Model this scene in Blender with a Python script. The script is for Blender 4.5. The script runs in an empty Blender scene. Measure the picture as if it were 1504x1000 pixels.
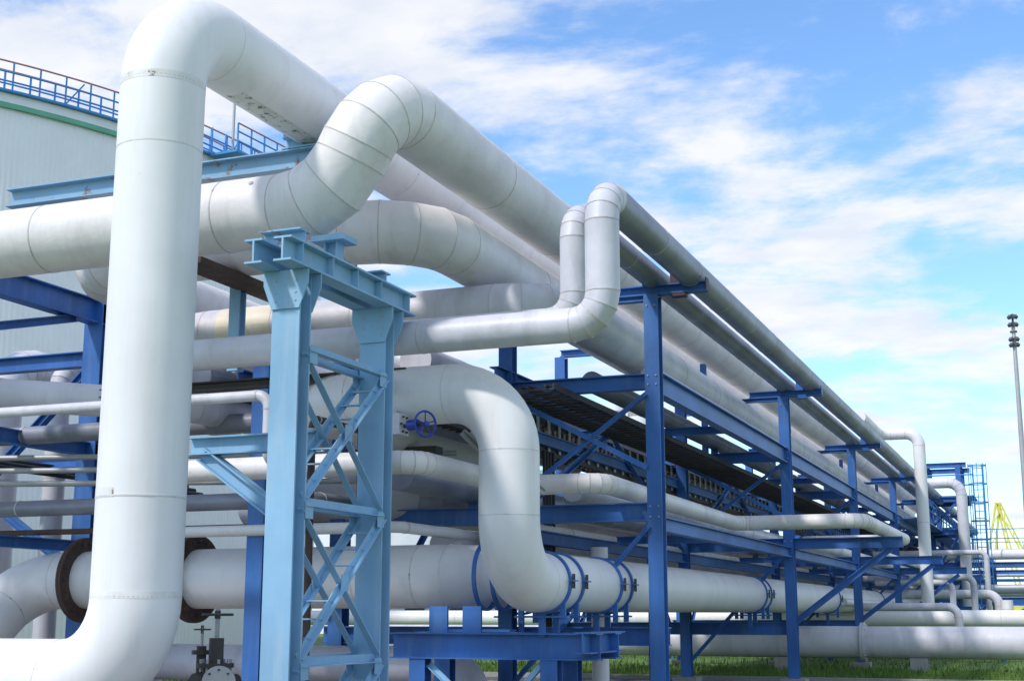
import bpy, bmesh, math, random
from mathutils import Vector, Matrix
random.seed(4)
V=Vector
scene=bpy.context.scene

# ------------------------------------------------------------ materials
def mat_paint(name,col,rough=.42,metal=0.0,var=.10,dirt=.25,rust=0.0,bump=.05,
              dirtcol=(.20,.17,.13),streak=(5,5,.5),bscale=7,rscale=3.1,rcol=(.16,.075,.04)):
    m=bpy.data.materials.new(name); m.use_nodes=True
    nt=m.node_tree; N=nt.nodes; L=nt.links
    b=N['Principled BSDF']
    tc=N.new('ShaderNodeTexCoord')
    n1=N.new('ShaderNodeTexNoise'); n1.inputs['Scale'].default_value=.9; n1.inputs['Detail'].default_value=7
    L.new(tc.outputs['Object'],n1.inputs['Vector'])
    r1=N.new('ShaderNodeMapRange'); r1.inputs[1].default_value=.35; r1.inputs[2].default_value=.65
    L.new(n1.outputs['Fac'],r1.inputs[0])
    mx=N.new('ShaderNodeMix'); mx.data_type='RGBA'
    mx.inputs[6].default_value=(*[c*(1-var) for c in col],1); mx.inputs[7].default_value=(*[min(1,c*(1+var*.5)) for c in col],1)
    L.new(r1.outputs[0],mx.inputs[0]); out=mx.outputs[2]
    if dirt>0:
        mp=N.new('ShaderNodeMapping'); mp.inputs['Scale'].default_value=streak
        L.new(tc.outputs['Object'],mp.inputs[0])
        n2=N.new('ShaderNodeTexNoise'); n2.inputs['Scale'].default_value=1.0; n2.inputs['Detail'].default_value=8; n2.inputs['Roughness'].default_value=.65
        L.new(mp.outputs[0],n2.inputs['Vector'])
        r2=N.new('ShaderNodeMapRange'); r2.inputs[1].default_value=.50; r2.inputs[2].default_value=.78
        r2.inputs[4].default_value=dirt
        L.new(n2.outputs['Fac'],r2.inputs[0])
        m2=N.new('ShaderNodeMix'); m2.data_type='RGBA'
        L.new(r2.outputs[0],m2.inputs[0]); L.new(out,m2.inputs[6]); m2.inputs[7].default_value=(*dirtcol,1); out=m2.outputs[2]
    if rust>0:
        n3=N.new('ShaderNodeTexNoise'); n3.inputs['Scale'].default_value=rscale; n3.inputs['Detail'].default_value=12; n3.inputs['Roughness'].default_value=.72
        L.new(tc.outputs['Object'],n3.inputs['Vector'])
        r3=N.new('ShaderNodeMapRange'); r3.inputs[1].default_value=.74-rust; r3.inputs[2].default_value=.79-rust
        L.new(n3.outputs['Fac'],r3.inputs[0])
        m3=N.new('ShaderNodeMix'); m3.data_type='RGBA'
        L.new(r3.outputs[0],m3.inputs[0]); L.new(out,m3.inputs[6]); m3.inputs[7].default_value=(*rcol,1); out=m3.outputs[2]
    L.new(out,b.inputs['Base Color'])
    b.inputs['Roughness'].default_value=rough; b.inputs['Metallic'].default_value=metal
    if bump>0:
        n4=N.new('ShaderNodeTexNoise'); n4.inputs['Scale'].default_value=bscale; n4.inputs['Detail'].default_value=4
        L.new(tc.outputs['Object'],n4.inputs['Vector'])
        bp=N.new('ShaderNodeBump'); bp.inputs['Strength'].default_value=bump; bp.inputs['Distance'].default_value=.05
        L.new(n4.outputs['Fac'],bp.inputs['Height']); L.new(bp.outputs[0],b.inputs['Normal'])
    return m
M={}
M['white']=mat_paint('white_pipe_paint',(.82,.805,.80),dirt=.24,rust=.04,bump=.03,var=.06,rough=.5,dirtcol=(.42,.38,.34),streak=(4,4,.35))
M['wrust']=mat_paint('white_paint_with_rust_spots',(.78,.765,.74),dirt=.5,rust=.15,bump=.05,rscale=5.5,dirtcol=(.45,.36,.24),rcol=(.20,.12,.07))
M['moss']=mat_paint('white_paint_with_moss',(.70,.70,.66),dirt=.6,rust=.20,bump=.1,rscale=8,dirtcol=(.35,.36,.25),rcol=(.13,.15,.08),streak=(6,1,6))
M['cream']=mat_paint('insulation_cladding_cream',(.79,.75,.735),dirt=.36,rust=.045,bump=.14,rough=.5,dirtcol=(.38,.32,.28),var=.12,streak=(3,1.5,.8))
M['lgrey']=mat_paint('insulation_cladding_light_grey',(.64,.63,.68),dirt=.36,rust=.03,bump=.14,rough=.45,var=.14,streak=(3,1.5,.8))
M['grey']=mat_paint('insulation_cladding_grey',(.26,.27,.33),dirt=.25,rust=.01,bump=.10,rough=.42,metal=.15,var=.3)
M['seam']=mat_paint('seam_band',(.58,.54,.51),dirt=.5,rust=.11,bump=.1,dirtcol=(.2,.14,.1),streak=(6,6,6))
M['seam_w']=mat_paint('weld_seam',(.70,.68,.66),dirt=.6,rust=.14,bump=.1,dirtcol=(.28,.22,.15),streak=(6,6,6))
M['lblue']=mat_paint('light_blue_steel_paint',(.26,.475,.67),dirt=.5,rust=.065,bump=.05,var=.16,dirtcol=(.46,.54,.60),rough=.6)
M['blue']=mat_paint('blue_steel_paint',(.034,.145,.44),dirt=.4,rust=.045,bump=.05,var=.28,dirtcol=(.15,.27,.45),rough=.5)
M['rustblue']=mat_paint('rusty_blue_steel',(.22,.40,.56),dirt=.5,rust=.18,bump=.2,dirtcol=(.35,.36,.36),rcol=(.22,.11,.06))
M['rust']=mat_paint('rusted_steel',(.085,.05,.042),dirt=.4,rust=.15,bump=.3,rough=.8)
M['maroon']=mat_paint('maroon_primer',(.075,.03,.045),dirt=.3,bump=.1,rough=.6)
M['dark']=mat_paint('dark_cast_iron',(.06,.055,.05),dirt=.3,rust=.14,bump=.3,rough=.65)
M['galv']=mat_paint('galvanised_steel',(.45,.45,.45),dirt=.3,rust=.06,bump=.1,metal=.3,rough=.5)
M['cable']=mat_paint('cable_black',(.025,.025,.03),dirt=.2,bump=.1,rough=.6)
M['vblue']=mat_paint('valve_wheel_blue',(.02,.05,.36),dirt=.1,bump=.02,rough=.35)
M['yellow']=mat_paint('crane_yellow',(.72,.66,.12),dirt=.2,bump=.02)
M['tank']=mat_paint('tank_white_sheet',(.87,.87,.88),dirt=.10,rust=.0,bump=.0,dirtcol=(.6,.6,.58),streak=(4,4,.08),var=.03)
M['green']=mat_paint('green_trim_paint',(.14,.45,.30),dirt=.2,bump=0)
M['redrail']=mat_paint('faded_red_handrail',(.48,.22,.22),dirt=.2,bump=0)
M['bluerail']=mat_paint('blue_handrail',(.05,.28,.62),dirt=.2,bump=0)
M['stain']=mat_paint('rust_stained_band',(.78,.70,.56),dirt=.8,rust=.05,bump=.1,dirtcol=(.48,.34,.15),streak=(5,2,2))
M['concrete']=mat_paint('concrete',(.34,.33,.31),dirt=.5,bump=.4,rough=.9)
M['lampg']=mat_paint('lamp_housing_grey',(.10,.11,.12),dirt=.2,bump=0)
M['glass']=mat_paint('window_glass',(.05,.07,.09),dirt=.1,bump=0,rough=.08)

# ------------------------------------------------------------ builders
class B:
    def __init__(s,name,mats):
        s.bm=bmesh.new(); s.name=name; s.mats=mats
    def mi(s,k): 
        if k not in s.mats: s.mats.append(k)
        return s.mats.index(k)
    def face(s,vs,m,smooth=False):
        try: f=s.bm.faces.new(vs)
        except ValueError: return None
        f.material_index=m; f.smooth=smooth; return f
    def prism(s,p0,p1,prof,up,mat):
        p0=V(p0);p1=V(p1);d=(p1-p0).normalized();up=V(up)
        if abs(d.dot(up))>.99: up=V((0,1,0)) if abs(d.y)<.9 else V((1,0,0))
        sd=d.cross(up).normalized(); u=sd.cross(d).normalized(); m=s.mi(mat)
        a=[s.bm.verts.new(p0+sd*x+u*y) for x,y in prof]; b=[s.bm.verts.new(p1+sd*x+u*y) for x,y in prof]
        n=len(prof)
        for i in range(n): s.face([a[i],a[(i+1)%n],b[(i+1)%n],b[i]],m)
        s.face(a[::-1],m); s.face(b,m)
    def ibeam(s,p0,p1,w,h,mat,up=(0,0,1),t=.022):
        a=w/2;c=h/2;q=t/2
        s.prism(p0,p1,[(-a,-c),(a,-c),(a,-c+t),(q,-c+t),(q,c-t),(a,c-t),(a,c),(-a,c),(-a,c-t),(-q,c-t),(-q,-c+t),(-a,-c+t)],up,mat)
    def angle(s,p0,p1,w,mat,up=(0,0,1),t=.012):
        a=w/2
        s.prism(p0,p1,[(-a,-a),(a,-a),(a,-a+t),(-a+t,-a+t),(-a+t,a),(-a,a)],up,mat)
    def bar(s,p0,p1,w,h,mat,up=(0,0,1)):
        s.prism(p0,p1,[(-w/2,-h/2),(w/2,-h/2),(w/2,h/2),(-w/2,h/2)],up,mat)
    def rod(s,p0,p1,r,mat,n=10,r1=None,cap=True):
        p0=V(p0);p1=V(p1);d=(p1-p0).normalized();up=V((0,0,1)) if abs(d.z)<.9 else V((1,0,0))
        sd=d.cross(up).normalized();u=sd.cross(d); m=s.mi(mat)
        if r1 is None:r1=r
        cs=[(math.cos(2*math.pi*i/n),math.sin(2*math.pi*i/n)) for i in range(n)]
        a=[s.bm.verts.new(p0+(sd*x+u*y)*r) for x,y in cs]; b=[s.bm.verts.new(p1+(sd*x+u*y)*r1) for x,y in cs]
        for i in range(n): s.face([a[i],a[(i+1)%n],b[(i+1)%n],b[i]],m,True)
        if cap:
            a2=[s.bm.verts.new(v.co) for v in a]; b2=[s.bm.verts.new(v.co) for v in b]
            s.face(a2[::-1],m); s.face(b2,m)
    def torus(s,c,axis,R,r,mat,n=28,k=8):
        c=V(c);d=V(axis).normalized();up=V((0,0,1)) if abs(d.z)<.9 else V((1,0,0))
        sd=d.cross(up).normalized();u=sd.cross(d); m=s.mi(mat); g=[]
        for i in range(n):
            a=2*math.pi*i/n; e=sd*math.cos(a)+u*math.sin(a)
            g.append([s.bm.verts.new(c+e*(R+r*math.cos(2*math.pi*j/k))+d*r*math.sin(2*math.pi*j/k)) for j in range(k)])
        for i in range(n):
            for j in range(k): s.face([g[i][j],g[(i+1)%n][j],g[(i+1)%n][(j+1)%k],g[i][(j+1)%k]],m,True)
    def band(s,c,axis,r,w,th,mat,n=48,a0=0,a1=1):
        c=V(c);d=V(axis).normalized();up=V((0,0,1)) if abs(d.z)<.9 else V((1,0,0))
        sd=d.cross(up).normalized();u=sd.cross(d); m=s.mi(mat); g=[]
        prof=[(r-.01,-w/2),(r+th,-w/2),(r+th,w/2),(r-.01,w/2)]
        for i in range(n+1):
            a=2*math.pi*(a0+(a1-a0)*i/n); e=sd*math.cos(a)+u*math.sin(a)
            g.append([[s.bm.verts.new(c+e*pr+d*pz) for pr,pz in (prof[j],prof[j+1])] for j in range(3)])
        for i in range(n):
            for j in range(3):
                A=g[i][j];C=g[i+1][j]; s.face([A[0],C[0],C[1],A[1]],m,True)
    def flange(s,c,axis,r,R,th,mat,nb=16,bolt='dark'):
        c=V(c);d=V(axis).normalized(); s.rod(c-d*th,c-d*.004,R,mat,48); s.rod(c+d*.004,c+d*th,R,mat,48)
        up=V((0,0,1)) if abs(d.z)<.9 else V((1,0,0)); sd=d.cross(up).normalized();u=sd.cross(d)
        for i in range(nb):
            a=2*math.pi*i/nb; e=c+(sd*math.cos(a)+u*math.sin(a))*(r+(R-r)*.55)
            s.rod(e-d*(th+.05),e+d*(th+.05),(R-r)*.13,bolt,6)
    def wheel(s,c,axis,R,mat):
        c=V(c);d=V(axis).normalized(); s.torus(c,d,R,R*.09,mat)
        up=V((0,0,1)) if abs(d.z)<.9 else V((1,0,0)); sd=d.cross(up).normalized();u=sd.cross(d)
        for i in range(5):
            a=2*math.pi*i/5+.3; s.rod(c,c+(sd*math.cos(a)+u*math.sin(a))*R,R*.06,mat,6)
        s.rod(c-d*.05,c+d*.05,R*.2,mat,12)
    def done(s,bevel=0):
        me=bpy.data.meshes.new(s.name); s.bm.to_mesh(me); s.bm.free()
        for k in s.mats: me.materials.append(M[k])
        o=bpy.data.objects.new(s.name,me); scene.collection.objects.link(o)
        return o

def pipe_into(b,pts,r,R=None,mat='white',mitre=False,seam=4.0,seammat='seam',nseg=40,sw=.03,st=.006,caps=True,matfn=None):
    P=[V(p) for p in pts]; R=R or r*2; m=b.mi(mat)
    path=[]
    n=len(P)
    path.append((P[0],(P[1]-P[0]).normalized(),False,False))
    def straight(a,c):
        Lg=(c-a).length; d=(c-a).normalized()
        k=int(Lg//seam) if seam else 0
        out=[]
        for i in range(1,k+1):
            q=a+d*(i*seam)
            if (c-q).length>.5: out.append((q,d,False,True))
        return out
    for i in range(1,n-1):
        d0=(P[i]-P[i-1]).normalized(); d1=(P[i+1]-P[i]).normalized()
        ang=d0.angle(d1)
        if ang<.02:
            continue
        Ri=R[i-1] if isinstance(R,(list,tuple)) else R
        t=min(Ri*math.tan(ang/2),(P[i]-P[i-1]).length*.98,(P[i+1]-P[i]).length*.98); Rr=t/math.tan(ang/2)
        a=P[i]-d0*t; path+=straight(path[-1][0],a)
        nrm=(d1-d0*d0.dot(d1)).normalized(); cen=a+nrm*Rr
        k=max(2,round(ang/math.radians(22.5))) if mitre else max(4,round(ang/math.radians(7)))
        for j in range(k+1):
            th=ang*j/k
            pos=cen-nrm*Rr*math.cos(th)+d0*Rr*math.sin(th); tg=(d0*math.cos(th)+nrm*math.sin(th))
            path.append((pos,tg,mitre,mitre or j in(0,k)))
    path+=straight(path[-1][0],P[-1])
    path.append((P[-1],(P[-1]-P[-2]).normalized(),False,False))
    t0=path[0][1]; up=V((0,0,1)) if abs(t0.z)<.9 else V((1,0,0)); nv=(up-t0*up.dot(t0)).normalized()
    rings=[];pt=t0
    for (pos,tg,sh,sf) in path:
        q=pt.rotation_difference(tg); nv=q@nv; nv=(nv-tg*nv.dot(tg)).normalized(); pt=tg; bn=tg.cross(nv)
        rings.append([b.bm.verts.new(pos+(nv*math.cos(2*math.pi*i/nseg)+bn*math.sin(2*math.pi*i/nseg))*r) for i in range(nseg)])
    for a in range(len(rings)-1):
        mm=m
        if matfn:
            mm=b.mi(matfn((path[a][0]+path[a+1][0])/2))
        for i in range(nseg):
            j=(i+1)%nseg; b.face([rings[a][i],rings[a][j],rings[a+1][j],rings[a+1][i]],mm,True)
    for a,(pos,tg,sh,sf) in enumerate(path):
        if sh:
            for i in range(nseg):
                e=b.bm.edges.get((rings[a][i],rings[a][(i+1)%nseg]))
                if e: e.smooth=False
        if sf and seammat: b.band(pos,tg,r,sw*(.7 if sh else 1),st,seammat,nseg)
    if caps:
        for rg in (rings[0],rings[-1]): b.face([b.bm.verts.new(v.co) for v in rg],m)
def pipe(name,pts,r,**k):
    b=B(name,[]); pipe_into(b,pts,r,**k); return b

# ------------------------------------------------------------ foreground pipes
FAR=105
AX=-9.98
b=pipe('tall_white_pipe_loop',[(-24,13.35,.88),(AX,13.35,.88),(AX,13.35,9.12),(AX,FAR,9.10)],.52,R=1.0,mat='white',seam=5.4,seammat='seam_w',nseg=64,sw=.016,st=.002)
b.band((AX,13.35,3.02),(0,0,1),.52,.018,.006,'seam_w',64)
b.band((AX,13.35,3.06),(0,0,1),.52,.12,.003,'wrust',40,.5,.98)
b.band((AX,13.35,8.13),(0,0,1),.52,.10,.002,'wrust',60)
b.band((AX,13.35,1.90),(0,0,1),.52,.08,.002,'wrust',60)
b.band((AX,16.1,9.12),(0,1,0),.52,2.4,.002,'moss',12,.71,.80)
b.done()
b=pipe('insulated_pipe_with_raised_bend',[(-26,15.7,7.16),(-8.92,15.7,7.16),(-8.15,15.7,8.60),(-8.15,FAR,8.52)],.505,R=[1.15,.70],mat='cream',mitre=True,seam=3.1,nseg=56,sw=.022,st=.005)
for (a,cc,d) in (((-9.9,15.7,7.16),(0,-.8,.6),0),((-10.9,15.7,7.16),(0,-.95,.3),0)):
    c=V(a)+V(cc).normalized()*.505; b.rod(c-V(cc).normalized()*.01,c+V(cc).normalized()*.012,.035,'galv',12)
b.done()
b=pipe('insulated_pipe_bend',[(-15.3,40,7.55),(-15.3,18.3,7.55),(-8.76,18.3,7.55),(-8.76,FAR,7.5)],.50,R=1.2,mat='cream',mitre=True,seam=3.3,nseg=56,sw=.022,st=.005); b.done()
b=pipe('insulated_pipe_bend',[(-14.8,40,6.6),(-14.8,20.2,6.6),(-7.25,20.2,6.6),(-7.25,FAR,6.35)],.40,R=1.0,mat='lgrey',mitre=True,seam=3.0,nseg=48,sw=.022,st=.005)
b.band((-12.9,20.2,6.6),(1,0,0),.40,1.1,.006,'stain'); b.done()
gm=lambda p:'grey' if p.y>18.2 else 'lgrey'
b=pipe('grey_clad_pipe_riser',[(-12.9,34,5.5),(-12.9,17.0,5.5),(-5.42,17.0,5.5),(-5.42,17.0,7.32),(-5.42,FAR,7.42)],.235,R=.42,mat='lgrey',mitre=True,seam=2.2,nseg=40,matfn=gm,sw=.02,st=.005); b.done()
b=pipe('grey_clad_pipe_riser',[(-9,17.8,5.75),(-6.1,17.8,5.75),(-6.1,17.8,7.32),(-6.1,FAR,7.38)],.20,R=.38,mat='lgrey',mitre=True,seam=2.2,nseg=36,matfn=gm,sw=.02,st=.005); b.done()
b=pipe('white_pipe_drop_bend',[(-10.4,24,4.8),(-10.4,17.75,4.8),(-7.07,17.75,4.8),(-7.07,17.75,2.14),(-7.07,FAR,2.14)],.43,R=.88,mat='white',seam=1e9,seammat='seam_w',nseg=56,sw=.016,st=.002)
def strap(b,x,y,z,r):
    b.band((x,y,z),(0,1,0),r,.07,.03,'blue')
    b.bar((x+(r+.06),y-.10,z+.02),(x+(r+.06),y+.10,z+.02),.07,.02,'blue')
    b.rod((x+(r+.06),y-.03,z-.09),(x+(r+.06),y-.03,z+.12),.014,'dark',6)
    b.rod((x+(r+.06),y+.03,z-.09),(x+(r+.06),y+.03,z+.12),.014,'dark',6)
    b.bar((x-r*.75,y,z-r*.66-.30),(x-r*.75,y,z-r*.66),.08,.05,'blue'); b.bar((x+r*.75,y,z-r*.66-.30),(x+r*.75,y,z-r*.66),.08,.05,'blue')
    b.bar((x-r*.95,y,z-r-.06),(x+r*.95,y,z-r-.06),.12,.03,'blue'); b.bar((x,y,z-r-.35),(x,y,z-r-.01),.10,.04,'blue')
for yy in (19.05,19.65,21.6,22.2,33.6,34.2,45.7,57.7): strap(b,-7.07,yy,2.14,.435)
b.done()
b=pipe('large_flanged_pipe',[(-17.35,16.4,-.75),(-17.35,20.0,2.27),(-8.5,20.0,2.27),(-8.5,FAR,2.2)],.50,R=[.85,.95],mat='white',seam=6,seammat='seam_w',nseg=56,sw=.02,st=.003)
b.flange((-16.05,20,2.27),(1,0,0),.5,.74,.05,'rust',20); b.flange((-13.75,20,2.27),(1,0,0),.5,.74,.05,'rust',20)
strap(b,-8.5,21.9,2.2,.505)
b.band((-8.95,20,2.27),(1,0,0),.50,.02,.004,'seam_w')
b.done()
b=pipe('insulated_pipe_slanted',[(-20,15.1,5.4),(-12.95,18.5,5.0),(-12.3,60,5.0)],.26,R=.7,mat='lgrey',mitre=True,seam=2.4,nseg=36); b.done()
b=pipe('large_grey_clad_pipe',[(-14,22,3.7),(-10.5,22,3.7),(-10.5,FAR,3.7)],.42,R=.9,mat='lgrey',mitre=True,seam=3,nseg=40); b.done()
b=pipe('large_grey_clad_pipe',[(-13.2,21.4,1.5),(-13.2,21.4,3.7),(-13.2,30,4.2)],.36,R=.7,mat='lgrey',mitre=True,seam=3,nseg=40); b.done()
b=pipe('white_pipe_with_jogs',[(-12.3,16.95,3.75),(-8.15,16.95,3.75),(-8.15,20.9,3.75),(-6.72,20.9,3.75),(-6.72,30.7,3.68),(-3.9,30.7,3.68),(-3.9,39.5,3.68),(-6.7,39.5,3.68),(-6.7,FAR,3.68)],.165,R=.36,mat='cream',mitre=True,seam=3,nseg=30,sw=.02,st=.004); b.done()
runs=[(-6.75,5.95,.22,'lgrey',24),(-7.6,3.75,.2,'lgrey',22),(-9.4,3.8,.24,'grey',19),(-11.4,4.0,.3,'lgrey',23),(-10.2,2.2,.35,'white',23),(-10.6,6.2,.32,'lgrey',22),(-11.5,6.15,.25,'cream',22),(-6.6,2.05,.12,'white',46),(-5.2,3.55,.1,'white',46),(-7.9,5.95,.2,'grey',24),(-8.9,3.2,.12,'white',22),(-9.65,2.82,.30,'lgrey',21.3)]
for i,(x,z,r,m,y0) in enumerate(runs):
    pipe('rack_pipe_run',[(x,y0,z),(x,FAR,z)],r,mat=m,seam=3.5,nseg=24).done()
b=pipe('ground_level_pipe',[(-24,20.9,.85),(-8.95,20.9,.85),(-8.95,20.9,-.2)],.31,R=.6,mat='lgrey',seam=4,nseg=36); b.done()
b=pipe('long_white_ground_pipe',[(-22,42.9,.84),(40,42.9,.84)],.47,mat='lgrey',seam=7.0,nseg=48,seammat='seam_w'); b.flange((-5.6,42.9,.84),(1,0,0),.48,.58,.06,'lgrey',16,'lgrey')
for x in (-12,-8,-4,0,4): b.bar((x,42.9,0),(x,42.9,.39),.5,.7,'concrete')
b.done()
b=pipe('long_white_ground_pipe',[(-30,52,1.5),(40,52,1.5)],.3,mat='white',seam=7.0,nseg=36,seammat='seam_w')
for x in range(-26,20,6): b.ibeam((x,52,0),(x,52,1.2),.2,.2,'blue',up=(1,0,0))
b.done()
b=pipe('white_vertical_pipe',[(-7.95,24.5,0),(-7.95,24.5,1.9),(-7.95,24.5,2.9)],.16,mat='white',seam=2); b.done()
b=pipe('tall_white_pipe_loop',[(-6.3,50,8.65),(-6.3,55.5,8.65),(-4.75,55.5,8.65),(-4.75,55.5,1.35),(-2.0,55.5,1.35),(-2.0,58.5,1.35),(-2.0,58.5,2.2)],.235,R=.5,mat='white',seam=3,nseg=32,seammat='seam_w'); b.done()

# ------------------------------------------------------------ lattice tower
b=B('lattice_support_tower',['lblue'])
x=-8.46; y1=14.08; y2=16.35; lm='lblue'
LW=.38
for yy in (y1,y2):
    b.ibeam((x,yy,0),(x,yy,5.78),LW,.28,lm,up=(0,1,0),t=.028)
    b.bar((x,yy,-.0),(x,yy,.04),.7,.6,lm,up=(0,1,0))
    h=LW/2
    for sy in (-.155,.155):
        m=b.mi(lm)
        vs=[b.bm.verts.new((x+px,yy+sy+py,pz)) for py in(-.01,.01) for px,pz in((-h,5.30),(h,5.30),(.31,5.60),(.31,5.777),(-.31,5.777),(-.31,5.60))]
        a=vs[:6];c=vs[6:]; b.face(a,m); b.face(c[::-1],m)
        for i in range(6): b.face([a[i],c[i],c[(i+1)%6],a[(i+1)%6]],m)
        for kx in (-.14,.14):
            for kz in (5.4,5.5,5.65): b.rod((x+kx,yy+sy-.02,kz),(x+kx,yy+sy+.02,kz),.014,'galv',6)
for dx in(-.2,.2): b.ibeam((x+dx,y1-.6,5.93),(x+dx,y2+.55,5.93),.24,.30,lm,t=.025)
b.ibeam((x-.42,y1,6.20),(x+.16,y1,6.20),.26,.235,'rustblue',t=.022)
b.ibeam((x-.42,y2,6.20),(x+.12,y2,6.20),.26,.235,'rustblue',t=.022)
for yy in (y1-.3,y1+.45,y1+1.1,y2-.5,y2+.35): b.bar((x+.2+.063,yy,5.81),(x+.2+.063,yy,6.05),.10,.014,lm,up=(0,1,0))
zs=[1.13,3.0,4.87]
for px in (x-.175,x+.175):
    sg=1 if px>x else -1
    for z in zs: b.angle((px,y1+.12,z),(px,y2-.12,z),.11,lm)
    for a,c in ((-.7,1.13),(1.13,3.0),(3.0,4.87)):
        b.angle((px+.012*sg,y1+.1,a+.06),(px+.012*sg,y2-.1,c-.06),.09,lm,t=.014)
        b.angle((px-.02*sg,y1+.1,c-.06),(px-.02*sg,y2-.1,a+.06),.09,lm,t=.014)
        for (gy,gz) in ((y1+.2,c-.1),(y2-.2,c-.1),((y1+y2)/2,(a+c)/2)): b.bar((px+.03*sg,gy-.09,gz),(px+.03*sg,gy+.09,gz),.012,.2,lm)
for a,c in ((-.7,1.13),(1.13,3.0),(3.0,4.87)):
    for k in range(1,8):
        t=k/8
        if abs(t-.5)<.05: continue
        yy=y1+.1+(y2-y1-.2)*t; z=a+.06+(c-a-.12)*t
        b.bar((x-.17,yy,z),(x+.17,yy,z),.08,.016,lm,up=(0,0,1))
b.ibeam((x-.35,15.7,6.2),(x-.35,15.7,6.70),.2,.2,lm,up=(1,0,0))
b.bar((x-.5,15.7,6.10),(x+.2,15.7,6.10),.5,.04,'rustblue')
b.bar((x-.35,15.7,6.60),(x-.35,15.7,6.68),.5,.4,lm)
b.done()

b=B('pipe_support_frame',['lblue'])
b.ibeam((-15.6,17.0,8.36),(-9.05,17.0,8.36),.28,.30,'rustblue')
b.ibeam((-10.4,17.0,8.62),(-9.4,17.0,8.62),.3,.2,'lblue')
b.bar((-10.3,17.0,8.72),(-10.3,17.0,9.0),.3,.04,'blue'); b.bar((-9.5,17.0,8.72),(-9.5,17.0,9.1),.3,.04,'blue')
CX,CY=-17.05,21.2
b.ibeam((CX,CY,0),(CX,CY,8.8),.42,.36,'blue',up=(0,1,0)); b.ibeam((CX,15,7.42),(CX,24.5,7.42),.3,.46,'blue'); b.ibeam((CX,15,5.7),(CX,20.5,7.2),.16,.16,'blue')
b.ibeam((-24,21.5,6.6),(CX-.2,21.5,6.6),.25,.3,'blue'); b.ibeam((-24,21.5,4.6),(CX-.2,21.5,4.6),.2,.25,'blue')
b.ibeam((-21,21.3,3.0),(CX-.2,21.3,6.4),.16,.16,'blue'); b.ibeam((-21,21.3,4.8),(CX-.2,21.3,2.4),.16,.16,'blue'); b.ibeam((-21,21.3,.4),(CX-.2,21.3,2.8),.16,.16,'blue')
b.ibeam((-21.2,21.3,0),(-21.2,21.3,8.8),.3,.3,'blue',up=(0,1,0))
b.ibeam((CX+.0,15,4.75),(CX+.0,24,4.75),.2,.26,'blue'); b.ibeam((CX+.3,16,2.9),(CX+.3,24,2.9),.2,.2,'blue')
b.ibeam((-12.4,18.9,5.6),(-12.4,18.9,8.1),.2,.2,'lblue',up=(0,1,0)); b.ibeam((-12.4,19.0,5.55),(-12.4,25,5.55),.2,.2,'blue')
b.ibeam((-14,17.6,5.12),(-8.6,17.6,5.12),.2,.14,'dark')
b.ibeam((-10.6,15.2,3.86),(-8.7,15.2,3.86),.22,.24,'lblue')
b.ibeam((-10.4,15.2,3.75),(-8.95,15.2,2.75),.2,.2,'lblue')
b.ibeam((-12.0,19.2,0),(-12.0,19.2,6.1),.3,.3,'blue',up=(0,1,0))
b.bar((-12.1,17,7.0),(-12.1,26,7.0),.5,.10,'rust')
b.bar((-13.4,20.9,4.4),(-9.6,20.9,4.4),.3,.12,'dark')
for i in range(5): b.rod((-12.9+.13*i,21.2,2.2),(-12.9+.13*i,21.2,4.9),.025,'rust',8)
for i in range(3): b.rod((-20,18.0+.2*i,3.9+.25*i),(-9.5,21.0+.2*i,3.9+.25*i),.05,'galv',8)
for i in range(3): b.rod((-18.2+.2*i,15,4.5-.1*i),(-18.2+.2*i,26,4.5-.1*i),.05,'cable',8)
for i in range(4): b.rod((-9.75+.1*i,18.3+.1*i,2.9),(-9.75+.1*i,18.3+.1*i,6.0),.022,'cable',8)
b.ibeam((-8.3,18.9,4.4),(-7.5,19.6,3.5),.1,.1,'galv'); b.ibeam((-8.1,18.8,4.4),(-7.2,19.5,3.5),.1,.1,'galv')
b.done()
pipe('thin_white_pipe',[(-16,16.6,4.75),(-10.3,16.6,4.75),(-10.3,16.6,3.8),(-10.3,30,3.8)],.08,R=.2,mat='lgrey',seam=3,nseg=20).done()
pipe('thin_grey_pipe',[(-20,19.3,4.8),(-9.6,19.3,4.8),(-9.6,28,4.8)],.16,R=.4,mat='grey',seam=3,nseg=24).done()
pipe('thin_grey_pipe',[(-20,19.3,3.5),(-11.2,19.3,3.5),(-11.2,28,3.5)],.14,R=.4,mat='grey',seam=3,nseg=24).done()
pipe('thin_drain_pipe',[(-8.95,15.5,0),(-8.95,15.5,4.2),(-8.95,17.3,4.2)],.05,R=.15,mat='rust',seam=3,nseg=16).done()
pipe('thin_white_pipe',[(-14,19.0,3.0),(-9.4,19.0,3.0),(-9.4,24,3.0)],.09,R=.2,mat='white',seam=3,nseg=16).done()
pipe('thin_red_pipe',[(-22,19.6,3.1),(-11,19.6,3.1)],.05,mat='rust',seam=None,nseg=12).done()
for (x,y,r,h) in ((-20.5,22.5,.42,6.9),(-19.0,22.5,.22,6.7),(-22.3,23,.4,7.0),(-18.1,24.5,.45,6.2)):
    pipe('vertical_white_pipe',[(x,y,0),(x,y,h),(x,y+3,h)],r,R=r*2,mat='lgrey',mitre=True,seam=2.2,nseg=32).done()

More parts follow.
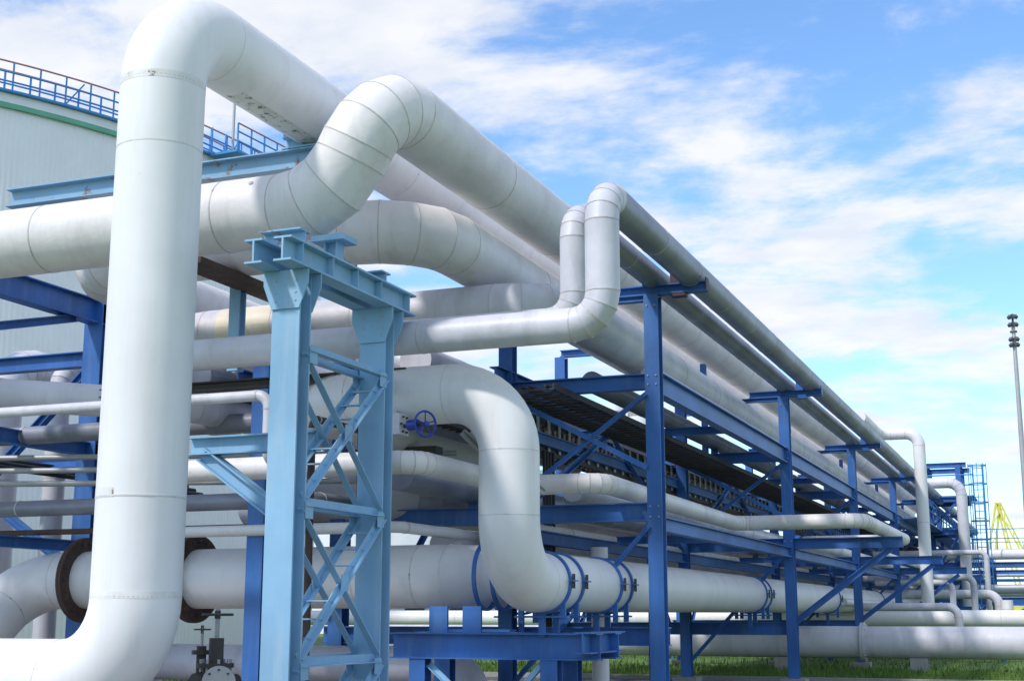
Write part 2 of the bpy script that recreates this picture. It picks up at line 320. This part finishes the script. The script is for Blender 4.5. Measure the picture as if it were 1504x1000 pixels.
b=B('valve_with_blue_handwheel',['lgrey'])
q=-.2
b.rod((-8.55+q,17.3,4.20),(-8.55+q,17.3,4.55),.12,'lgrey',20); b.bar((-8.8+q,17.3,4.32),(-8.3+q,17.3,4.32),.3,.3,'lgrey'); b.rod((-8.3+q,17.3,4.3),(-7.9+q,17.2,4.3),.03,'dark'); b.rod((-8.2+q,17.25,4.3),(-8.05+q,17.22,4.3),.08,'vblue')
b.wheel((-7.92+q,17.2,4.3),(1,-.55,.0),.18,'vblue')
for i in range(6):
    a=i*math.pi/3; b.rod((-8.31+q,17.3+.12*math.cos(a),4.32+.12*math.sin(a)),(-8.27+q,17.3+.12*math.cos(a),4.32+.12*math.sin(a)),.015,'dark',6)
b.done()
b=B('cast_iron_gate_valve',['dark'])
cx,cy=-9.62,14.5
b.rod((cx,cy,.2),(cx,cy,1.05),.15,'dark',20); b.rod((cx,cy,1.05),(cx,cy,1.1),.22,'dark',20); b.rod((cx,cy,1.1),(cx,cy,1.4),.09,'dark',14)
for i in range(8):
    a=i*math.pi/4; b.rod((cx+.18*math.cos(a),cy+.18*math.sin(a),1.0),(cx+.18*math.cos(a),cy+.18*math.sin(a),1.15),.018,'galv',6)
b.rod((cx,cy,1.4),(cx,cy,1.75),.03,'galv',10); b.wheel((cx,cy,1.68),(0,0,1),.18,'dark')
b.rod((cx-.3,cy,.85),(cx+.3,cy,.85),.13,'dark',20)
b.flange((cx+.2,cy-.22,.88),(.5,-1,0),.1,.2,.03,'galv',8); b.flange((cx+.33,cy-.05,.65),(.5,-1,0),.1,.19,.03,'galv',8)
b.rod((cx-.28,cy+.1,.75),(cx-.28,cy+.1,1.3),.06,'dark',12); b.wheel((cx-.28,cy+.1,1.5),(0,0,1),.1,'dark'); b.rod((cx-.28,cy+.1,1.3),(cx-.28,cy+.1,1.55),.02,'galv'); b.rod((cx-.28,cy+.1,1.2),(cx-.28,cy+.1,1.25),.12,'dark',14)
b.done()

b=B('pipe_saddle_trestle',['blue'])
ys=19.1
b.ibeam((-9.5,ys,1.22),(-6.2,ys,1.22),.28,.38,'blue'); b.ibeam((-9.5,ys+.9,1.22),(-6.2,ys+.9,1.22),.28,.38,'blue')
for xx in (-9.05,-6.95):
    for yy in (ys,ys+.9): b.ibeam((xx,yy,0),(xx,yy,1.03),.26,.24,'blue',up=(0,1,0))
b.ibeam((-6.35,ys-.35,1.28),(-6.35,ys+1.3,1.28),.26,.3,'blue')
b.angle((-8.9,ys-.02,.95),(-7.9,ys-.02,.1),.08,'lblue'); b.angle((-7.1,ys-.02,.95),(-7.9,ys-.02,.1),.08,'lblue')
for xx in(-8.75,-8.2): b.bar((xx,ys,1.41),(xx,ys,1.80),.3,.05,'blue')
b.bar((-9.1,ys+.9,1.43),(-7.9,ys+.9,1.43),.3,.04,'blue')
for xx in (-8.35,-8.05): 
    b.band((xx,20.0,2.26),(1,0,0),.50,.06,.03,'blue')
b.done()

# ------------------------------------------------------------ rack
b=B('pipe_rack',['blue'])
cols=[21.9+12*i for i in range(7)]
xf,xb,xd=-6.1,-8.75,-12.0
for i,y in enumerate(cols):
    b.ibeam((xf,y,0),(xf,y,6.985),.25,.25,'blue',up=(0,1,0),t=.02)
    b.ibeam((xb,y,0),(xb,y,6.9),.25,.25,'blue',up=(0,1,0),t=.02)
    b.ibeam((xd,y,0),(xd,y,8.4),.28,.28,'blue',up=(0,1,0),t=.02)
    for xx in (xf,xb,xd): b.bar((xx,y,0),(xx,y,.15),.6,.6,'concrete',up=(0,1,0))
    for s in (-1,1):
        for kz in (5.45,5.6,3.25,3.42,6.8): b.rod((xf+.07*s,y-.12,kz),(xf+.07*s,y-.145,kz),.014,'galv',6)
    b.ibeam((xf-.85,y,7.075),(xf+.95,y,7.075),.2,.17,'blue')
    pm='maroon' if i==0 else 'blue'
    b.bar((xf+.42,y,7.16),(xf+.42,y,7.4),.20,.03,pm); b.bar((xf+.952,y,7.0),(xf+.952,y,7.22),.19,.02,pm,up=(1,0,0)); b.bar((xf+.35,y,6.96),(xf+.6,y,6.96),.19,.05,pm)
    b.bar((xf-.15,y,7.18),(xf+.1,y,7.18),.19,.03,pm)
    b.ibeam((xd-.3,y+.02,5.52),(xf-.13,y+.02,5.52),.22,.26,'blue'); b.ibeam((xd-.3,y+.02,3.34),(xf-.13,y+.02,3.34),.22,.3,'blue')
    b.ibeam((xd-.3,y+.02,1.32),(xf+.1,y+.3,1.32),.22,.3,'blue')
    b.ibeam((xd,y,8.5),(xb-.6,y,8.5),.22,.18,'blue')
    if i>0: b.ibeam((-8.13,y,5.66),(-8.13,y,7.97),.14,.14,'blue',up=(0,1,0))
    b.ibeam((xb+.0,y,6.95),(xf-.13,y,6.95),.16,.10,'blue')
    b.angle((xf-.1,y-.14,4.05),(xb+.1,y-.14,5.35),.09,'blue'); b.angle((xb+.1,y-.15,3.55),(xf-.1,y-.15,5.3),.09,'blue')
    b.angle((xb+.1,y-.14,.5),(xf-.1,y-.14,3.1),.09,'blue')
    for (px,pz,pr,pm2,py0) in runs:
        if py0<y-1 and pz<6.5:
            base=5.65 if pz>5.5 else 3.49
            if pz-pr>base+.02: b.bar((px,y+.02,base),(px,y+.02,pz-pr+.03),.18,.04,'blue',up=(0,1,0))
    if i>=1:
        b.ibeam((xf+.13,y,3.36),(-3.4,y,3.36),.2,.26,'blue'); b.ibeam((xf+.1,y,1.5),(-3.7,y,3.2),.14,.14,'blue')
y0=cols[0]-.6;y1=cols[-1]+.5
b.ibeam((xf-.02,y0+.73,5.52),(xf-.02,y1,5.52),.2,.38,'blue'); b.ibeam((xb,y0,5.7),(xb,y1,5.7),.2,.3,'blue')
b.ibeam((xf+.0,y0+.73,3.15),(xf+.0,y1,3.15),.18,.24,'blue'); b.ibeam((xb,y0,3.05),(xb,y1,3.05),.18,.24,'blue')
b.ibeam((xb-.1,16.5,4.9),(xb-.1,y1,4.9),.14,.22,'blue')
for i,y in enumerate(cols[:-1]):
    yy=y+6
    b.ibeam((xb+.1,yy,5.45),(xf-.13,yy,5.45),.14,.16,'blue'); b.ibeam((xd,yy,5.5),(xb-.1,yy,5.5),.14,.16,'blue'); b.ibeam((xb+.1,yy,3.2),(xf-.13,yy,3.2),.14,.16,'blue')
    b.angle((xb,y+.2,3.3),(xb,y+6,5.5),.1,'blue'); b.angle((xb,y+6,5.5),(xb,y+11.8,3.3),.1,'blue')
    b.angle((xd,y+.2,.3),(xd,y+6,5.4),.1,'blue'); b.angle((xd,y+6,5.4),(xd,y+11.8,.3),.1,'blue')
for y in range(60,100,2):
    b.rod((-5.2,y,5.6),(-5.2,y,6.7),.03,'blue',6)
b.rod((-5.2,60,6.7),(-5.2,98,6.7),.03,'blue',6); b.rod((-5.2,60,6.2),(-5.2,98,6.2),.03,'blue',6); b.bar((-5.6,60,5.62),(-5.6,98,5.62),.9,.05,'blue')
b.done()

b=B('cable_ladder_tray',['dark'])
for (xa,xc,z) in ((-9.5,-8.95,5.25),(-9.5,-8.95,4.78)):
    for xx in (xa,xc): b.bar((xx,19.5,z),(xx,94,z),.03,.12,'cable')
    y=19.6
    while y<94:
        b.bar((xa,y,z-.03),(xc,y,z-.03),.06,.03,'dark'); y+=.28
    for k in range(5): b.rod((xa+.08+.1*k,19.5,z+.02),(xa+.08+.1*k,94,z+.02),.028,'cable',6)
for (xa,xc,z) in ((-8.5,-7.4,5.30),):
    for xx in (xa,xc): b.bar((xx,20.5,z),(xx,94,z),.03,.10,'cable')
    y=20.6
    while y<94:
        b.bar((xa,y,z-.03),(xc,y,z-.03),.07,.03,'dark'); y+=.34
    for k in range(7):
        if k in (2,5): continue
        b.rod((xa+.12+.14*k,20.5,z+.02),(xa+.12+.14*k,94,z+.02),random.uniform(.025,.045),'cable',6)
y=19.6
while y<94:
    b.bar((-8.9,y,4.72),(-8.9,y,5.32),.12,.02,'galv',up=(1,0,0)); y+=.6
b.bar((-8.93,19.5,5.30),(-8.93,94,5.30),.02,.09,'cable'); b.bar((-8.93,19.5,4.70),(-8.93,94,4.70),.02,.09,'cable')
for y in (24.0,24.15,24.3,24.5,31.0,31.2): b.rod((-8.85,y,.2),(-8.85,y,4.7),.035,'cable',8)
b.done()

b=B('access_platform_with_ladder',['blue'])
for xx in (-5.9,-4.3):
    for yy in (71,74): b.ibeam((xx,yy,0),(xx,yy,8.9),.25,.25,'blue',up=(0,1,0))
for z in (8.9,7.2,5.6,3.3):
    for yy in(71,74): b.ibeam((-6.3,yy,z),(-3.9,yy,z),.2,.24,'blue')
    for xx in(-5.9,-4.3): b.ibeam((xx,71,z-.02),(xx,74,z-.02),.2,.2,'blue')
b.angle((-5.9,70.9,5.6),(-4.3,70.9,7.2),.12,'blue'); b.angle((-4.3,70.9,5.6),(-5.9,70.9,7.2),.12,'blue'); b.angle((-5.9,70.9,3.3),(-4.3,70.9,5.6),.12,'blue'); b.angle((-5.9,70.9,0.3),(-4.3,70.9,3.3),.12,'blue')
b.bar((-6.3,72.5,7.35),(-3.6,72.5,7.35),3.2,.06,'blue')
for z in (7.9,8.4): b.rod((-6.3,70.9,z),(-3.6,70.9,z),.04,'bluerail',6)
for xx in(-3.6,-3.15): b.rod((xx,71,0),(xx,71,8.9),.04,'bluerail',6)
z=.3
while z<8.8: b.rod((-3.6,71,z),(-3.15,71,z),.02,'bluerail',5); z+=.35
z=2.5
while z<8.9: b.torus((-3.37,70.65,z),(0,0,1),.42,.025,'bluerail',16,5); z+=.9
for a in range(5):
    an=math.pi+math.pi*a/4; b.rod((-3.37+.42*math.cos(an),70.65+.42*math.sin(an),2.4),(-3.37+.42*math.cos(an),70.65+.42*math.sin(an),8.9),.02,'bluerail',5)
b.done()
pipe('white_pipe_loop',[(-6.6,60,7.9),(-6.6,69.5,7.9),(-4.1,69.5,7.9),(-4.1,69.5,2.0)],.26,R=.6,mat='lgrey',mitre=True,seam=3,nseg=28).done()
b=B('crossing_pipe_rack',['blue'])
for y,x0 in ((80,-9),(95,-12),(120,-14)):
    for xx in range(x0,30,4):
        b.ibeam((xx,y,0),(xx,y,5.2),.25,.25,'blue',up=(0,1,0)); b.ibeam((xx,y+3,0),(xx,y+3,5.2),.25,.25,'blue',up=(0,1,0))
        for z in(2.6,4.4): b.ibeam((xx,y-.4,z),(xx,y+3.4,z),.2,.25,'blue')
        b.angle((xx,y-.1,.4),(xx+4,y-.1,2.3),.12,'blue')
    b.ibeam((x0,y,2.4),(30,y,2.4),.2,.25,'blue'); b.ibeam((x0,y,4.3),(30,y,4.3),.2,.25,'blue')
    for z in (5.7,6.2): b.rod((x0,y-.3,z),(30,y-.3,z),.03,'bluerail',6)
    for k in range(20): b.rod((x0+k*2,y-.3,5.1),(x0+k*2,y-.3,6.2),.03,'bluerail',6)
    for k,(z,r,m) in enumerate(((4.85,.28,'white'),(4.8,.2,'lgrey'),(3.0,.25,'white'),(2.95,.2,'galv'),(1.2,.3,'lgrey'))):
        pipe_into(b,[(x0,y+.3+.6*k,z),(30,y+.3+.6*k,z)],r,mat=m,seam=None,nseg=16)
b.done()
for (y,x0,x1,z,r) in ((62,-8,-3.4,3.2,.14),(64,-8,-2.5,2.5,.2),(58,-7,-4,2.9,.12),(66,-8,-3,4.4,.12),(50,-7,-3.3,1.9,.14)):
    pipe('branch_pipe',[(x0,y,z),(x1,y,z),(x1,y,.3)],r,R=r*2.5,mat='lgrey',seam=None,nseg=20).done()
b=B('harbour_crane',['yellow'])
cx,cy=-11.0,300
def latt(p0,p1,w):
    p0=V(p0);p1=V(p1)
    for dx in(-w,w):
        for dy in (-w,w): b.bar(p0+V((dx,dy,0)),p1+V((dx*.4,dy*.4,0)),.35,.35,'yellow')
    for k in range(8):
        a=p0.lerp(p1,k/8);c=p0.lerp(p1,(k+1)/8); s=1 if k%2 else -1; f=w*(1-.6*k/8)
        b.bar(a+V((s*f,-w*.8,0)),c+V((-s*f,-w*.8,0)),.22,.22,'yellow')
latt((cx-2.8,cy,6),(cx+.3,cy,24),.9); latt((cx+3.4,cy,6),(cx+.3,cy,24),.5); latt((cx+.3,cy,24),(cx+6.5,cy,9),.5)
b.bar((cx-4,cy,4),(cx+5,cy,4),5,4.5,'yellow'); b.bar((cx-3,cy,0),(cx-3,cy,3),1,1,'yellow'); b.bar((cx+4,cy,0),(cx+4,cy,3),1,1,'yellow')
b.done()
b=B('floodlight_mast',['galv'])
px,py=-1.08,62.6
b.rod((px,py,0),(px,py,14.0),.15,'galv',16,.08); b.rod((px,py,0),(px,py,.4),.3,'galv',16)
b.rod((px,py,13.9),(px,py,14.6),.05,'lampg')
for k,z in enumerate((13.25,13.5,14.15,14.5)):
    for s in(-1,1):
        c=V((px+s*.08,py-.10,z)); b.bar(c,c+V((s*.07,-.10,-.12)),.16,.14,'lampg'); b.bar((px,py,z+.02),(px+s*.14,py-.05,z+.02),.03,.03,'lampg')
b.bar((px-.15,py,13.8),(px+.15,py,13.8),.3,.04,'lampg'); b.done()

def tank(name,cx,cy,R,H,detail=True):
    b=B(name,['tank']); m=b.mi('tank')
    n=2960 if detail else 200
    def ring(z,rad,rib=.015):
        return [b.bm.verts.new((cx+(rad+(rib if (i//2)%2 else 0))*math.cos(2*math.pi*i/n),cy+(rad+(rib if (i//2)%2 else 0))*math.sin(2*math.pi*i/n),z)) for i in range(n)]
    zl=[0,H*.5,H]
    rs=[ring(z,R) for z in zl]
    for a in range(2):
        for i in range(n): b.face([rs[a][i],rs[a][(i+1)%n],rs[a+1][(i+1)%n],rs[a+1][i]],m)
    top=b.bm.verts.new((cx,cy,H+R*.12)); k=120
    rr=[b.bm.verts.new((cx+(R+.1)*math.cos(2*math.pi*i/k),cy+(R+.1)*math.sin(2*math.pi*i/k),H+.02)) for i in range(k)]
    for i in range(k): b.face([rr[i],rr[(i+1)%k],top],m,True)
    b.band((cx,cy,H-.15),(0,0,1),R+.05,.18,.12,'green',180); b.band((cx,cy,H+.14),(0,0,1),R+.0,.34,.1,'tank',180)
    if detail:
        Rr=R+.15
        b.band((cx,cy,H+.36),(0,0,1),R-.6,.08,.9,'bluerail',180)
        for z,mm in ((H+.75,'bluerail'),(H+1.1,'bluerail'),(H+1.5,'redrail')): b.torus((cx,cy,z),(0,0,1),Rr,.035,mm,220,6)
        for i in range(150):
            a=2*math.pi*i/150; p=V((cx+Rr*math.cos(a),cy+Rr*math.sin(a),H+.3)); b.rod(p,p+V((0,0,1.2)),.035,'bluerail',6)
            q=V((cx+(Rr-.9)*math.cos(a),cy+(Rr-.9)*math.sin(a),H+.3)); b.rod(q,q+V((0,0,1.2)),.04,'bluerail',6)
            if i%4==0:
                a2=a+.03
                b.rod(p+V((0,0,.1)),V((cx+Rr*math.cos(a2),cy+Rr*math.sin(a2),H+1.4)),.03,'bluerail',6)
        b.torus((cx,cy,H+1.5),(0,0,1),Rr-.9,.035,'redrail',220,6); b.torus((cx,cy,H+1.0),(0,0,1),Rr-.9,.035,'bluerail',220,6)
        b.band((cx,cy,H+.55),(0,0,1),Rr-.95,.3,.03,'bluerail',180)
        d=V((.997,-.07,0)).normalized(); t=V((.07,.997,0)).normalized()
        p=V((cx,cy,0))+d*(R+.2)+V((0,0,H+.3))
        b.bar(p-t*1.5+d*.7,p+t*4+d*.7,1.4,.1,'bluerail')
        for k in range(7):
            for o in (1.4,.1):
                q=p+t*(-1.5+.9*k)+d*o; b.rod(q,q+V((0,0,1.15)),.04,'bluerail',6)
        for z in(.4,.8,1.15): b.rod(p-t*1.5+d*1.4+V((0,0,z)),p+t*4+d*1.4+V((0,0,z)),.035,'bluerail' if z<1 else 'redrail',6)
        b.rod(p+V((0,0,0)),p+V((0,0,6)),.06,'galv',8)
    return b.done()
tank('storage_tank',-54.7,48.0,23.6,19.75)
tank('storage_tank',-60,120,18,14,False)
b=B('boiler_stack',['white'])
for x,y,h in((-20.5,66,12.0),(-19.2,66,12.0)):
    pipe_into(b,[(x,y,0),(x,y,h)],.55,mat='tank',seam=3,nseg=28)
    b.band((x,y,h-.4),(0,0,1),.55,.3,.03,'galv',28)
b.done()
def building(name,x0,x1,y0,y1,h):
    e=bpy.data.objects.new(name,None); scene.collection.objects.link(e)
    b=B('walls',['tank']); b.bar(((x0+x1)/2,y0,h/2),((x0+x1)/2,y1,h/2),x1-x0,h,'tank'); o=b.done(); o.parent=e
    b=B('roof',['galv']); b.bar(((x0+x1)/2,y0-.4,h+.13),((x0+x1)/2,y1+.4,h+.13),x1-x0+.8,.25,'lblue'); o=b.done(); o.parent=e
    b=B('windows',['glass']); x=x0+2
    while x<x1-2:
        b.bar((x,y0-.03,h*.6),(x+1.4,y0-.03,h*.6),.06,h*.3,'glass'); b.bar((x-.05,y0-.06,h*.6-h*.16),(x+1.45,y0-.06,h*.6-h*.16),.12,.08,'lblue'); x+=3.2
    o=b.done(); o.parent=e
building('low_service_building',-42,-14,82,92,3.2)
# ------------------------------------------------------------ ground
def groundmat(name,ca,cb_):
    m=bpy.data.materials.new(name); m.use_nodes=True; nt=m.node_tree;N=nt.nodes;L=nt.links;bs=N['Principled BSDF']
    tc=N.new('ShaderNodeTexCoord'); n=N.new('ShaderNodeTexNoise'); n.inputs['Scale'].default_value=.6;n.inputs['Detail'].default_value=12; n.inputs['Roughness'].default_value=.7
    L.new(tc.outputs['Object'],n.inputs['Vector']); r=N.new('ShaderNodeValToRGB'); L.new(n.outputs['Fac'],r.inputs[0])
    r.color_ramp.elements[0].position=.3; r.color_ramp.elements[0].color=(*ca,1); r.color_ramp.elements[1].position=.7; r.color_ramp.elements[1].color=(*cb_,1)
    L.new(r.outputs[0],bs.inputs['Base Color']); bs.inputs['Roughness'].default_value=.9
    bp=N.new('ShaderNodeBump'); n2=N.new('ShaderNodeTexNoise'); n2.inputs['Scale'].default_value=25; L.new(tc.outputs['Object'],n2.inputs['Vector']); L.new(n2.outputs['Fac'],bp.inputs['Height']); bp.inputs['Strength'].default_value=.8; L.new(bp.outputs[0],bs.inputs['Normal'])
    return m
M['grass']=groundmat('grass',(.05,.11,.015),(.14,.23,.04)); M['asphalt']=mat_paint('asphalt',(.11,.105,.10),dirt=.3,bump=.4,rough=.9,bscale=30); M['gravel']=mat_paint('gravel_bed',(.24,.22,.20),var=.4,dirt=.5,bump=.8,rough=.95,bscale=20,streak=(5,5,5))
def sheet(name,x0,x1,y0,y1,z,mat):
    b=B(name,[mat]); m=0
    vs=[b.bm.verts.new(p) for p in((x0,y0,z),(x1,y0,z),(x1,y1,z),(x0,y1,z))]; b.face(vs,m); return b.done()
sheet('ground',-1500,1500,-300,3000,0,'grass')
sheet('gravel_bed',-20,-3.5,8,27,.004,'gravel')
sheet('road',-80,60,31,35.2,.004,'asphalt')
b=B('road_kerb',['concrete']); b.bar((-80,30.92,.06),(60,30.92,.06),.15,.13,'concrete'); b.bar((-80,35.28,.06),(60,35.28,.06),.15,.13,'concrete'); b.done()
b=B('grass_blades',['grass'])
for i in range(26000):
    x=random.uniform(-24,0); y=random.choice((random.uniform(35.5,60),random.uniform(27.3,30.8),random.uniform(35.5,44),random.uniform(35.5,42))); h=random.uniform(.05,.2); a=random.uniform(0,6.28); w=.02
    d=V((math.cos(a),math.sin(a),0)); p=V((x,y,0)); l=V((random.uniform(-.06,.06),random.uniform(-.06,.06),h))
    b.face([b.bm.verts.new(p-d*w),b.bm.verts.new(p+d*w),b.bm.verts.new(p+l)],0)
b.done()
M['leaf']=mat_paint('foliage',(.05,.09,.03),var=.5,dirt=.5,bump=0,rough=.8,dirtcol=(.02,.035,.015),streak=(.6,.6,.6))
b=B('distant_tree_line',['leaf'])
for t in range(60):
    tx=-170+t*4+random.uniform(-2,2); ty=330+random.uniform(-12,12); H=random.uniform(5,8.5)
    b.rod((tx,ty,0),(tx,ty,H*.5),.25,'rust',6)
    for c in range(9):
        cc=V((tx+random.gauss(0,1.5),ty+random.gauss(0,1.5),H*random.uniform(.4,1)))
        for k in range(35):
            p=cc+V((random.gauss(0,.8),random.gauss(0,.8),random.gauss(0,.6))); a=V((random.gauss(0,1),random.gauss(0,1),random.gauss(0,1))).normalized()*.4; q=a.cross(V((random.random(),1,random.random()))).normalized()*.35
            b.face([b.bm.verts.new(p-a),b.bm.verts.new(p+q),b.bm.verts.new(p+a),b.bm.verts.new(p-q)],0)
b.done()

# ------------------------------------------------------------ sky, sun
sd=V((-.31,-.60,.70)).normalized()
el=math.asin(sd.z); az=math.atan2(sd.x,sd.y)
w=bpy.data.worlds.new('World'); scene.world=w; w.use_nodes=True; nt=w.node_tree;N=nt.nodes;L=nt.links
bg=N['Background']; sky=N.new('ShaderNodeTexSky'); sky.sky_type='NISHITA'; sky.sun_disc=False; sky.sun_elevation=el; sky.sun_rotation=az; sky.dust_density=.4; sky.ozone_density=1.5
tint=N.new('ShaderNodeMix'); tint.data_type='RGBA'; tint.blend_type='MULTIPLY'; tint.inputs[0].default_value=1; tint.inputs[7].default_value=(1.15,1.45,1.72,1); L.new(sky.outputs[0],tint.inputs[6])
tc=N.new('ShaderNodeTexCoord'); sp=N.new('ShaderNodeSeparateXYZ'); L.new(tc.outputs['Generated'],sp.inputs[0])
ad=N.new('ShaderNodeMath'); ad.operation='ADD'; ad.inputs[1].default_value=.18; L.new(sp.outputs[2],ad.inputs[0])
mxm=N.new('ShaderNodeMath'); mxm.operation='MAXIMUM'; mxm.inputs[1].default_value=.05; L.new(ad.outputs[0],mxm.inputs[0])
dx=N.new('ShaderNodeMath'); dx.operation='DIVIDE'; L.new(sp.outputs[0],dx.inputs[0]); L.new(mxm.outputs[0],dx.inputs[1])
dy=N.new('ShaderNodeMath'); dy.operation='DIVIDE'; L.new(sp.outputs[1],dy.inputs[0]); L.new(mxm.outputs[0],dy.inputs[1])
cb=N.new('ShaderNodeCombineXYZ'); L.new(dx.outputs[0],cb.inputs[0]); L.new(dy.outputs[0],cb.inputs[1])
mp=N.new('ShaderNodeMapping'); mp.inputs['Rotation'].default_value=(0,0,math.radians(-16)); mp.inputs['Scale'].default_value=(1.5,1.9,1); mp.inputs['Location'].default_value=(4.3,9.1,0); L.new(cb.outputs[0],mp.inputs[0])
n1=N.new('ShaderNodeTexNoise'); n1.inputs['Scale'].default_value=1.55; n1.inputs['Detail'].default_value=14; n1.inputs['Roughness'].default_value=.60; n1.inputs['Distortion'].default_value=.15; L.new(mp.outputs[0],n1.inputs['Vector'])
r=N.new('ShaderNodeMapRange'); r.interpolation_type='SMOOTHSTEP'; r.inputs[1].default_value=.41; r.inputs[2].default_value=.60; r.inputs[4].default_value=.95; L.new(n1.outputs['Fac'],r.inputs[0])
n2=N.new('ShaderNodeTexNoise'); n2.inputs['Scale'].default_value=4.0; n2.inputs['Detail'].default_value=8; L.new(mp.outputs[0],n2.inputs['Vector'])
cc=N.new('ShaderNodeMix'); cc.data_type='RGBA'; cc.inputs[6].default_value=(5.5,5.8,6.4,1); cc.inputs[7].default_value=(6.6,6.65,6.8,1)
r2=N.new('ShaderNodeMapRange'); r2.inputs[1].default_value=.35; r2.inputs[2].default_value=.6; L.new(n2.outputs['Fac'],r2.inputs[0]); L.new(r2.outputs[0],cc.inputs[0])
mx=N.new('ShaderNodeMix'); mx.data_type='RGBA'; L.new(r.outputs[0],mx.inputs[0]); L.new(tint.outputs[2],mx.inputs[6]); L.new(cc.outputs[2],mx.inputs[7])
L.new(mx.outputs[2],bg.inputs[0]); bg.inputs[1].default_value=.15
sl=bpy.data.lights.new('sun','SUN'); sl.energy=2.9; sl.angle=math.radians(4); sl.color=(1,.955,.915); so=bpy.data.objects.new('sun',sl); scene.collection.objects.link(so)
so.rotation_euler=sd.to_track_quat('Z','Y').to_euler()
cam=bpy.data.cameras.new('camera'); co=bpy.data.objects.new('camera',cam); scene.collection.objects.link(co); scene.camera=co
cam.sensor_width=36; cam.lens=47.87; cam.clip_end=6000; cam.clip_start=.1
co.location=(0,0,1.7); co.rotation_euler=(math.radians(90+11.3),0,math.radians(21.6))
scene.view_settings.view_transform='Standard'; scene.view_settings.look='None'; scene.view_settings.exposure=0
